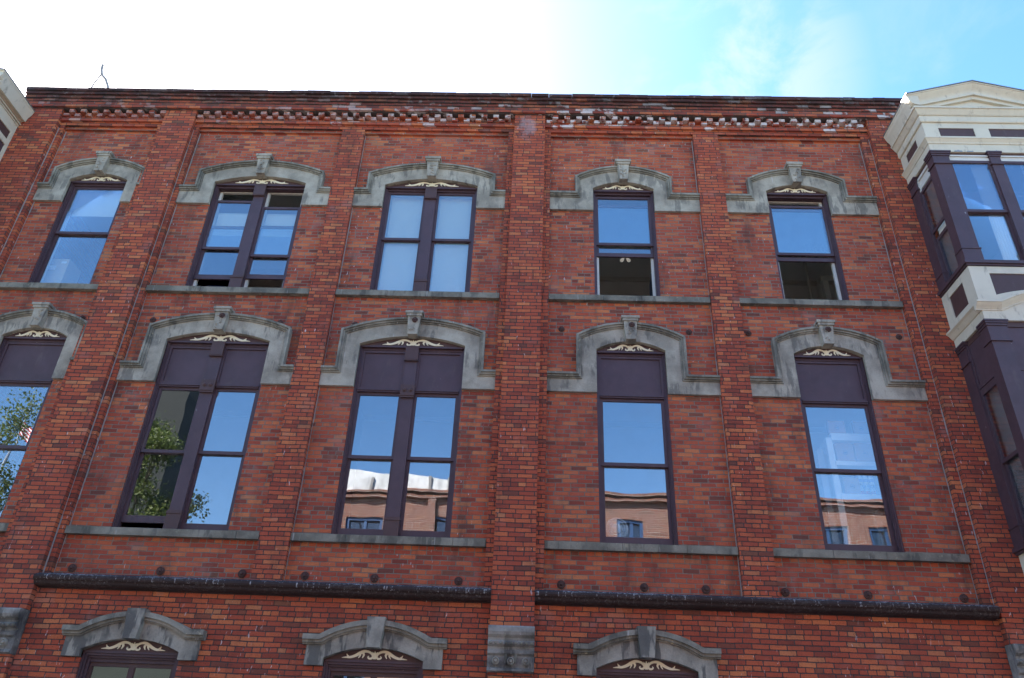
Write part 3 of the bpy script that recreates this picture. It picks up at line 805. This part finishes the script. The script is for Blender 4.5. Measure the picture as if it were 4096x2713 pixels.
    # front and side lights
    for x0, x1 in ((L_ + .27, cx - .085), (cx + .085, R_ - .27)):
        wm = MB().box(x0, x1, yf + .035, yf + .10, 9.475, 9.585); wm.box(x0, x1, yf + .015, yf + .05, 9.555, 9.585)
        wm.build('window_head', 'white_trim', o)
        sash(o, x0, x1, 8.375, 9.475, yf + .03, .05, .05, .035); sash(o, x0, x1, 7.375, 8.42, yf + .068, .08, .05, .035)
        tp = MB().box(x0, x1, yf + .05, yf + .08, 5.50, 6.22); tp.box(x0, x0 + .04, yf + .03, yf + .06, 5.5, 6.22); tp.box(x1 - .04, x1, yf + .03, yf + .06, 5.5, 6.22)
        tp.box(x0 + .04, x1 - .04, yf + .03, yf + .06, 5.5, 5.56); tp.build('transom_panel', 'maroon_flat', o)
        sash(o, x0, x1, 4.31, 5.49, yf + .03, .05, .06, .04); sash(o, x0, x1, 3.20, 4.38, yf + .068, .13, .05, .04)
        cw = MB(); n = 30
        for (ca, cb, z0, z1) in ((x0 + .40, x1 - .01, 7.40, 9.50), (x0 + .42, x1 - .01, 3.25, 5.5)):
            vs = []; fs = []
            for k in range(n + 1):
                x = ca + (cb - ca) * k / n; y = yf + .135 + .018 * math.sin(k * 1.25)
                vs += [(x, y, z0), (x, y, z1), (x, y + .004, z0), (x, y + .004, z1)]
            for k in range(n):
                b = 4 * k; fs += [(b, b + 4, b + 5, b + 1), (b + 2, b + 3, b + 7, b + 6), (b + 1, b + 5, b + 7, b + 3), (b, b + 2, b + 6, b + 4)]
            cw.add(vs, fs)
        cw.build('curtain', 'curtain', o)
    for x, s in ((L_, 1), (R_, -1)):
        def side_sash(zb, zt_, d, br, tr, glass='glass'):
            q = MB(); st = .04; y0, y1 = -.68, -.23
            a, b = x + s * d, x + s * (d + .03)
            q.box(a, b, y0, y0 + st, zb, zt_); q.box(a, b, y1 - st, y1, zb, zt_); q.box(a, b, y0 + st, y1 - st, zb, zb + br); q.box(a, b, y0 + st, y1 - st, zt_ - tr, zt_)
            q.build('sash', 'maroon', o)
            MB().box(x + s * (d + .012), x + s * (d + .018), y0 + st - .004, y1 - st + .004, zb + br - .004, zt_ - tr + .004).build('pane', glass, o)
        wm = MB().box(x + s * .055, x + s * .08, -.68, -.23, 9.38, 9.585); wm.box(x + s * .03, x + s * .06, -.68, -.23, 9.54, 9.585); wm.box(x + s * .03, x + s * .06, -.255, -.23, 9.30, 9.54)
        wm.build('window_head', 'white_trim', o)
        side_sash(8.40, 9.30, .025, .05, .05); side_sash(7.37, 8.30, .06, .07, .06)
        tp = MB().box(x + s * .04, x + s * .07, -.68, -.23, 5.50, 6.22); tp.box(x + s * .02, x + s * .045, -.27, -.23, 5.5, 6.22); tp.box(x + s * .02, x + s * .045, -.68, -.27, 5.5, 5.56)
        tp.build('transom_panel', 'maroon_flat', o)
        side_sash(4.34, 5.49, .025, .05, .10); side_sash(3.2, 4.40, .06, .12, .05)
        cw = MB(); n = 24; vs = []; fs = []
        for (z0, z1) in ((7.40, 9.36), (3.25, 5.5)):
            vs = []; fs = []
            for k in range(n + 1):
                y = -.55 + .30 * k / n; xx = x + s * (.115 + .015 * math.sin(k * 1.4))
                vs += [(xx, y, z0), (xx, y, z1), (xx + s * .004, y, z0), (xx + s * .004, y, z1)]
            for k in range(n):
                b = 4 * k; fs += [(b, b + 4, b + 5, b + 1), (b + 2, b + 3, b + 7, b + 6), (b + 1, b + 5, b + 7, b + 3), (b, b + 2, b + 6, b + 4)]
            cw.add(vs, fs)
        cw.build('curtain', 'curtain', o)
    # closed ceiling and floor inside
    cf = MB().box(L_ + .1, R_ - .1, yf + .1, .05, 9.60, 9.63); cf.box(L_ + .1, R_ - .1, yf + .1, .05, 7.29, 7.36); cf.box(L_ + .1, R_ - .1, yf + .1, .05, 3.12, 3.19); cf.box(L_ + .1, R_ - .1, yf + .1, .05, 6.24, 6.30)
    cf.build('bay_ceiling', 'plaster', o)
bay_window()

def second_bay():
    cx, hw, yf = -11.09, 1.02, -.88
    R_ = cx + hw
    m = MB()
    ring(m, cx, hw, yf, 6.5, 10.62, -.03, yb=.02)
    ring(m, cx, hw, yf, 10.80, 10.82, .02, yb=.02); ring(m, cx, hw, yf, 10.84, 10.86, .045, yb=.02); ring(m, cx, hw, yf, 10.62, 10.90, .0, yb=.02); ring(m, cx, hw, yf, 10.90, 10.97, .02, .10, yb=.02); ring(m, cx, hw, yf, 10.97, 11.01, .115, yb=.02)
    o = m.build('bay_window', 'cream', BLD)
    tag(o, 'cream bay window cut off by the photo edge at the glare')
    f = MB()
    for a, b, z0, z1 in ((yf, 0, 10.57, 10.62), (yf, 0, 10.26, 10.38), (yf, -.80, 10.38, 10.57), (-.08, 0, 10.38, 10.57), (-.07, 0, 6.5, 10.26), (yf, -.80, 6.5, 10.26)): f.box(R_, R_ - .03, a, b, z0, z1)
    f.box(cx - hw, R_, yf - .002, yf + .03, 6.5, 10.62); f.build('frieze', 'cream', o)
    MB().box(R_ - .02, R_ - .035, -.80, -.08, 10.38, 10.57).build('frieze_panel', 'brown', o)
    MB().box(R_ - .02, R_ - .035, -.80, -.07, 6.5, 10.26).build('frieze_panel', 'maroon_flat', o)
    gable(o, cx, hw, 11.01, 11.20, 11.48, yf)
second_bay()

# bent pole on the roof
t = MB().tube([(-9.40, 1.0, 11.36), (-9.42, 1.0, 12.9), (-9.48, 1.0, 13.08), (-9.60, 1.0, 13.30), (-9.72, 1.0, 13.43), (-9.78, 1.0, 13.60), (-9.80, 1.0, 13.75)], .030, 8)
t.tube([(-9.74, 1.0, 13.44), (-9.80, 1.0, 13.2), (-9.84, 1.0, 12.9), (-9.86, 1.0, 11.36)], .016, 6)
tag(t.build('roof_pole', 'bead', origin=(-9.6, 1.0, 11.35 + H)), 'thin bent metal pole standing on the roof edge in the glare', 'pole')

# ================================================================== things inside the rooms
# metal-caged desk fan on the inner sill
fan = empty('desk_fan', (1.19, .55, 3.21 + H)); tag(fan, 'white caged desk fan standing behind the lower pane of the narrow window', 'fan')
M['fanwhite'] = plain_material('fan_plastic', (.86, .87, .88), .4, 20., .05); M['fanblue'] = plain_material('fan_blade_plastic', (.62, .70, .82), .35, 20., .1)
fx, fz_, fy = 1.19, 3.462, .46
cg = MB()
for r in (.155, .135, .105, .07):
    for y in ((fy - .04, fy + .04) if r < .15 else (fy,)):
        cg.tube([(fx + r * math.cos(k * math.pi / 16), y, fz_ + r * math.sin(k * math.pi / 16)) for k in range(33)], .009 if r > .15 else .0045, 5)
for k in range(24):
    a = k * math.pi / 12
    for s in (-1, 1):
        cg.tube([(fx + .03 * math.cos(a), fy + s * .05, fz_ + .03 * math.sin(a)), (fx + .11 * math.cos(a), fy + s * .042, fz_ + .11 * math.sin(a)), (fx + .155 * math.cos(a), fy, fz_ + .155 * math.sin(a))], .0032, 4)
cg.build('cage', 'fanwhite', fan)
MB().lathe_y(fx, fz_, [(.070, fy + .05), (.070, fy - .02), (.060, fy - .05), (.030, fy - .062), (.012, fy - .064)], 18).build('hub', 'fanwhite', fan, smooth=False)
for k in range(5):
    a0 = k * 2 * math.pi / 5; pts = []
    for r, da in ((.03, -.3), (.08, -.45), (.125, -.35), (.132, .1), (.10, .42), (.03, .3)): pts.append((fx + r * math.cos(a0 + da), fz_ + r * math.sin(a0 + da)))
    MB().prism(pts, fy - .004, fy + .004).build('blade', 'fanblue', fan)
st = MB().tube([(fx, fy + .09, 3.225), (fx, fy + .09, 3.42), (fx, fy + .05, fz_)], .014, 8); st.lathe_y(fx, fz_, [(.045, fy + .13), (.05, fy + .06)], 14)
st.build('stand', 'fanwhite', fan)
MB().box(fx - .08, fx + .08, fy + .0, fy + .15, 3.21, 3.232).build('base', 'fanwhite', fan)

# white shelf with boxes behind the right-hand lower window
shelf = empty('shelf_unit', (4.88, .9, 2.56 + H)); tag(shelf, 'white open shelf unit stacked with boxes behind the glass', 'shelf')
M['shelfwhite'] = plain_material('shelf_laminate', (.80, .80, .78), .5, 8., .05)
for x in (4.49, 5.20): MB().box(x, x + .095, .68, .76, 2.56, 5.08).build('upright', 'shelfwhite', shelf)
for x in (4.49, 5.20): MB().box(x, x + .095, 1.12, 1.20, 2.56, 5.08).build('upright', 'shelfwhite', shelf)
for z0, z1 in ((5.03, 5.15), (4.62, 4.69), (4.07, 4.17), (3.2, 3.28)): MB().box(4.57, 5.22, .66, 1.22, z0, z1).build('board', 'shelfwhite', shelf)
M['carton'] = plain_material('brown_cardboard', (.42, .25, .16), .8, 14., .12); M['print'] = plain_material('dark_print', (.06, .05, .07), .7, 20., .1)
for (x0, x1, z0, z1, lab) in ((4.58, 4.84, 5.15, 5.39, 'brown carton on top of the white shelf, the left one'), (4.98, 5.19, 5.15, 5.39, 'brown carton on top of the white shelf, the right one'),
                              (4.63, 4.90, 4.69, 5.01, 'brown carton on the middle shelf beside the upright post'), (4.925, 5.215, 4.69, 5.02, 'brown carton on the middle shelf at the end away from the post'),
                              (4.66, 4.89, 4.17, 4.45, 'brown carton on the lower shelf next to the bottle pack')):
    b = empty('carton', ((x0 + x1) / 2, .9, z0 + H)); tag(b, lab, 'box', 'cartons on the white shelf')
    MB().box(x0, x1, .72, .80, z0, z1).build('body', 'carton', b)
    cx_, cz_ = (x0 + x1) / 2, (z0 + z1) / 2
    e = MB(); e.tube([(cx_ + .032 * math.cos(k * math.pi / 8), .718, cz_ + .032 * math.sin(k * math.pi / 8)) for k in range(17)], .004, 4); e.box(cx_ - .018, cx_ + .018, .7165, .7195, cz_ - .012, cz_ + .012)
    e.build('printed_mark', 'print', b)
bp_ = empty('bottle_pack', (5.03, .9, 4.17 + H)); tag(bp_, 'shrink wrapped pack of clear water bottles on the lower shelf', 'bottles')
M['bottle'] = plain_material('bottle_plastic', (.50, .62, .75), .15, 10., .1, .8); M['blue_wrap'] = plain_material('blue_wrap', (.10, .25, .62), .3, 30., .3, .6); M['red_wrap'] = plain_material('red_label', (.45, .06, .09), .4, 30., .2)
for ix in range(3):
    for rz in range(2):
        x, z = 4.935 + ix * .085, 4.17 + rz * .19
        m = MB().tube([(x, .80, z), (x, .80, z + .12), (x, .80, z + .15), (x, .80, z + .165), (x, .80, z + .185)], [.038, .038, .03, .013, .013], 10)
        m.build('bottle', 'bottle', bp_, smooth=False)
        MB().tube([(x, .80, z + .04), (x, .80, z + .09)], .0395, 10).build('bottle_label', 'red_wrap' if rz == 0 else 'blue_wrap', bp_)
MB().box(4.89, 5.16, .86, .80, 4.17, 4.52).build('wrap', 'blue_wrap', bp_)

# upstairs: ceiling lamp, hanging coat, cardboard box, pipe
lamp = empty('ceiling_lamp', (1.82, 2.95, 10.35 + H)); tag(lamp, 'two bulb ceiling lamp seen through the raised sash', 'lamp')
M['bulb'] = plain_material('frosted_glass', (.88, .80, .70), .3, 20., .05)
_p = next(n for n in M['bulb'].node_tree.nodes if n.type == 'BSDF_PRINCIPLED'); _p.inputs['Emission Color'].default_value = (1, .93, .85, 1); _p.inputs['Emission Strength'].default_value = .05
MB().tube([(1.82, 2.95, 10.35), (1.82, 2.95, 10.26), (1.82, 2.95, 10.20)], [.06, .05, .03], 14).build('ceiling_plate', 'white_trim', lamp)
for s in (-1, 1):
    x = 1.82
    MB().tube([(x + s * .01, 2.95, 10.20), (x + s * .035, 2.95, 10.17), (x + s * .055, 2.95, 10.135), (x + s * .075, 2.95, 10.11), (x + s * .09, 2.95, 10.085), (x + s * .10, 2.95, 10.075)], [.015, .018, .034, .040, .032, .008], 14).build('bulb', 'bulb', lamp, smooth=True)
def hanging_coat(x, y, z):
    o = empty('hanging_coat', (x, y, z - 1.0 + H)); tag(o, 'dark coat hanging inside the open window beside the jamb', 'coat')
    m = MB(); n = 20; rings = [(.0, .03, .03), (-.04, .09, .05), (-.12, .17, .07), (-.35, .19, .09), (-.7, .20, .10), (-1.0, .23, .11)]
    vs = [(x + (a * (1 + .10 * math.sin(5 * k * 2 * math.pi / n) * (d < -.2))) * math.cos(2 * math.pi * k / n), y + b * math.sin(2 * math.pi * k / n), z + d) for d, a, b in rings for k in range(n)]
    fs = [(j * n + k, j * n + (k + 1) % n, (j + 1) * n + (k + 1) % n, (j + 1) * n + k) for j in range(len(rings) - 1) for k in range(n)] + [tuple(range(n))]
    m.add(vs, fs); m.build('cloth', plain_material('dark_wool', (.018, .020, .030), .9, 25., .3), o, smooth=True)
    MB().tube([(x, y, z), (x, y, z + .06), (x + .02, y, z + .09), (x + .0, y, z + .11)], .006, 6).build('hanger', 'metal', o)
hanging_coat(2.13, .75, 8.30)
cb = empty('cardboard_box', (-8.62, .72, 7.0 + H)); tag(cb, 'large cardboard box with white labels behind the top left window', 'box')
M['carton2'] = plain_material('pale_cardboard', (.50, .40, .30), .8, 10., .08)
MB().box(-8.92, -8.42, .55, .95, 7.0, 8.10).build('body', 'carton2', cb)
lb = MB().box(-8.78, -8.62, .543, .549, 7.86, 7.95); lb.box(-8.55, -8.46, .543, .549, 8.00, 8.04); lb.build('paper_label', 'shelfwhite', cb)
MB().tube([(5.61, 2.9, 6.96), (5.61, 2.9, 10.34)], .035, 10).build('pipe', 'white_trim', BLD)
df_ = MB().box(5.74, 5.84, 2.5, 2.62, 6.96, 9.35); df_.box(5.96, 6.06, 2.5, 2.62, 6.96, 9.35); df_.box(5.70, 6.10, 2.48, 2.62, 9.35, 9.47); df_.build('door_frame', 'white_trim', BLD)
dk = MB().box(-5.82, -5.45, .50, .85, 7.0, 7.58); tag(dk.build('storage_bin', plain_material('navy_plastic', (.02, .025, .07), .5, 10., .2), origin=(-5.6, .7, 7.0 + H), bevel=.04), 'dark navy bin inside the sill gap of the wide upper window', 'bin')

# ================================================================== across the street (seen in the panes)
OPP = empty('opposite_building', (2, -15, 0)); tag(OPP, 'sunlit brick building with white parapet, seen mirrored in the lower panes', 'building')
OB = -14.7
M['opp_brick'] = brick_material('opposite_brick', (.45, .42, .38), .0, 0., .0, old=.5, pale=.7, Hc=.085, L=.26)
M['white_wall'] = stone_material('white_parapet', (.55, .55, .53), (.80, .80, .78), .45, (.25, .25, .25), .1)
M['blue_frame'] = paint_material('blue_frame_paint', (.035, .085, .19), .4, .1, .1)
M['opp_glass'] = glass_material('shop_glass', .12, .5)
x0, x1 = -7.3, 16.
wx = [(-6.35, -5.15), (-3.55, -2.35), (-.9, .3), (2.75, 3.62), (5.2, 6.3), (7.6, 8.7), (9.3, 10.5), (11.25, 12.5), (13.6, 14.8)]
ow = MB(); pierce(ow, x0, x1, -H + 0., 10.87 - H, [(a, b, 7.9 - H, 9.95 - H) for a, b in wx] + [(a, b, 3.0 - H - .0, 6.4 - H) for a, b in wx], OB - .4, OB); ow.build('wall', 'opp_brick', OPP)
MB().box(x0, x1, -24., OB - .4, 9.5 - H, 9.7 - H).build('roof', 'tar', OPP)
MB().box(x0, x0 + .4, -24., OB - .4, 0 - H, 10.6 - H).build('side_wall', 'opp_brick', OPP)
MB().box(x1 - .4, x1, -24., OB - .4, 0 - H, 10.6 - H).build('side_wall', 'opp_brick', OPP)
for xx in (-7.2, -3.72, 1.2, 4.42, 8.9, 11.9):
    MB().box(xx, xx + .32, OB, OB + .14, -H, 10.6 - H).build('pilaster', 'opp_brick', OPP)
cor = MB(); cor.box(x0, x1, OB, OB + .16, 10.60 - H, 10.69 - H); cor.box(x0, x1, OB, OB + .22, 10.78 - H, 10.87 - H); cor.build('cornice', 'opp_brick', OPP)
pp = MB().prism([(-7.4, 10.872 - H), (-7.4, 11.80 - H), (-2.7, 11.28 - H), (-2.7, 10.872 - H)], OB - .3, OB + .05)
po = pp.build('parapet', 'white_wall', OPP)
for xx in (-5.75, -4.95, -3.75, -3.1): MB().box(xx, xx + .09, OB + .05, OB + .12, 10.88 - H, 11.40 - H).build('parapet_post', plain_material('weathered_post', (.25, .24, .23), .8), po)
for a, b in wx:
    for zb, zt in ((7.9, 9.95), (3.0, 6.4)):
        f = MB(); fw = .11; zb -= H; zt -= H
        f.box(a, a + fw, OB - .25, OB - .06, zb, zt); f.box(b - fw, b, OB - .25, OB - .06, zb, zt); f.box(a + fw, b - fw, OB - .25, OB - .06, zt - fw, zt); f.box(a + fw, b - fw, OB - .25, OB - .06, zb, zb + fw)
        f.box((a + b) / 2 - .05, (a + b) / 2 + .05, OB - .25, OB - .08, zb + fw, zt - fw)
        o = f.build('window', 'blue_frame', OPP)
        MB().box(a + fw, b - fw, OB - .20, OB - .19, zb + fw, zt - fw).build('pane', 'opp_glass', o)
        MB().box(a, b, OB - .40, OB - .38, zb, zt).build('blind', 'blind', o)
MB().box(x0 + .4, x1 - .4, OB - 5, OB - 4.9, -H, 9.5 - H).build('inner_wall', 'plaster', OPP)

M['added_block'] = plain_material('dark_slate', (.028, .032, .030), .8, 1.5, .2)
TW = empty('added_block', (-18.6, -26, 0)); tag(TW, 'dark slate block added behind the street tree to darken the reflection in the left panes', 'added_block')  # unseen block, added so the left panes mirror something dark instead of sky
MB().box(-20.2, -17.95, -27.5, -24.7, 0, 21.0).build('shaft', 'added_block', TW, dz=0)
MB().box(-20.35, -17.8, -27.65, -24.55, 21.0, 21.4).build('cap', 'added_block', TW, dz=0)

LB = empty('added_low_building', (-24, -23, 0)); tag(LB, 'low dark green building added behind the street trees to darken the lowest left panes', 'building')  # added mass that keeps bright sky out of the lowest left panes
M['darkgreen'] = plain_material('dark_green_boards', (.035, .045, .035), .8, 2., .3)
MB().box(-42, -8.6, -26, -20.5, 0, 6.6).build('wall', 'darkgreen', LB, dz=0)
MB().prism([(-42.3, 6.6), (-8.3, 6.6), (-8.3, 6.8), (-42.3, 6.8)], -26.2, -20.3).build('roof', 'tar', LB, dz=0)
for k in range(9):
    f = MB().box(-40 + k * 3.6, -38.4 + k * 3.6, -20.5, -20.44, 2.4, 4.6).build('window', 'blue_frame', LB, dz=0)
    MB().box(-39.9 + k * 3.6, -38.5 + k * 3.6, -20.44, -20.43, 2.5, 4.5).build('pane', 'added_block', f, dz=0)
# trees
def leaf_material():
    m, t, out = mat('leaf')
    oi = t.node('ShaderNodeNewGeometry')
    n = t.noise(oi.outputs['Position'], 1.6, 3)
    rnd = oi.outputs['Random Per Island']
    c = t.mix(rnd, (.06, .10, .02), (.17, .19, .045)); c = t.mix(t.sstep(n, .4, .7, 0, .5), c, (.14, .15, .04))
    d = t.node('ShaderNodeBsdfPrincipled', {'Base Color': c, 'Roughness': .55})
    tr = t.node('ShaderNodeBsdfTranslucent', {'Color': (.16, .22, .04, 1)})
    mx = t.node('ShaderNodeMixShader', {0: .3, 1: d.outputs[0], 2: tr.outputs[0]}); t.l.new(mx.outputs[0], out.inputs[0])
    return m
M['leaf'] = leaf_material(); M['bark'] = plain_material('bark', (.09, .07, .05), .95, 14., .4)
def tree(x, y, zb, h, rad, n, label, seed):
    rg = random.Random(seed); o = empty('street_tree', (x, y, zb)); tag(o, label, 'tree', 'street trees across the road')
    tk = MB(); base = Vector((x, y, zb)); fork = Vector((x + rg.uniform(-.2, .2), y, zb + h * .36))
    tk.tube([base, base.lerp(fork, .5) + Vector((.06, 0, 0)), fork], [.17, .14, .12], 9)
    tips = []
    for k in range(11):
        a = k * 2.4 + rg.uniform(-.3, .3); f = rg.uniform(.35, 1.); hh = h * (.5 + .47 * (k + 1) / 11)
        rr = rad * math.sqrt(max(.05, 1 - ((hh / h - .68) / .36) ** 2)) * rg.uniform(.55, .95)
        e = Vector((x + rr * math.cos(a), y + rr * math.sin(a), zb + hh)); mid = fork.lerp(e, .55) + Vector((0, 0, .25))
        tk.tube([fork, mid, e], [.07, .04, .012], 6); tips += [e, mid, mid.lerp(e, .5)]
        for q in range(3):
            e2 = e + Vector((rg.uniform(-.7, .7), rg.uniform(-.7, .7), rg.uniform(-.3, .6))); tk.tube([mid.lerp(e, .6), e2], [.02, .006], 5); tips.append(e2)
    tk.build('trunk', 'bark', o, dz=0)
    lf = MB()
    for k in range(n):
        c = rg.choice(tips); d = Vector((rg.gauss(0, 1), rg.gauss(0, 1), rg.gauss(0, .8))) * (.20 * rad ** .5); p = c + d
        a = Vector((rg.gauss(0, 1), rg.gauss(0, 1), rg.gauss(-.4, .7))).normalized(); b = a.orthogonal().normalized(); b = (Matrix.Rotation(rg.uniform(0, 6.28), 3, a) @ b)
        l, wd = rg.uniform(.07, .13), rg.uniform(.03, .05)
        lf.add([p, p + a * l * .5 + b * wd, p + a * l, p + a * l * .5 - b * wd], [(0, 1, 2, 3)])
    me = bpy.data.meshes.new('crown'); me.from_pydata([tuple(v) for v in lf.v], [], lf.f); me.materials.append(M['leaf'])
    c = bpy.data.objects.new('crown', me); COL.objects.link(c); c.parent = o; c.location = (-x, -y, -zb)
    return o
tree(-13.35, -12.75, .13, 12.3, 1.85, 34000, 'leafy green street tree in front of the added dark block, mirrored in the wide left window', 3)
tree(-18.9, -12.9, .13, 12.6, 2.0, 15000, 'leafy green street tree with open branches near the flagpole, mirrored at the left edge', 5)
# flagpole
fpz = empty('flagpole', (-22.5, -19.7, 0)); tag(fpz, 'slim white flagpole with striped flag, mirrored in the leftmost lower pane', 'flagpole')
MB().tube([(-22.5, -19.7, 0), (-22.5, -19.7, 15.9)], [.07, .035], 10).build('pole', 'metal', fpz, dz=0)
MB().lathe_y(-22.5, 15.95, [(.01, -19.78), (.06, -19.74), (.08, -19.7), (.06, -19.66), (.01, -19.62)], 10).build('finial', 'metal', fpz, dz=0)
M['flag_red'] = plain_material('flag_red_cloth', (.45, .05, .06), .8); M['flag_white'] = plain_material('flag_white_cloth', (.75, .74, .72), .8)
fl = [MB(), MB()]
for k in range(9):
    for q in range(8):
        xa, xb = -22.46 + q * .09, -22.37 + q * .09; za, zb = 15.2 - k * .075 - q * .07, 15.13 - k * .075 - q * .07
        ya, yb = -19.7 + .07 * math.sin(q * 1.1), -19.7 + .07 * math.sin((q + 1) * 1.1)
        fl[k % 2].add([(xa, ya, za), (xb, yb, zb), (xb, yb, zb - .074), (xa, ya, za - .074), (xa, ya + .01, za), (xb, yb + .01, zb), (xb, yb + .01, zb - .074), (xa, ya + .01, za - .074)], [(0, 1, 2, 3), (7, 6, 5, 4), (0, 4, 5, 1), (3, 2, 6, 7)])
fo = fl[0].build('flag', 'flag_red', fpz, dz=0); fl[1].build('white_stripe', 'flag_white', fo, dz=0)
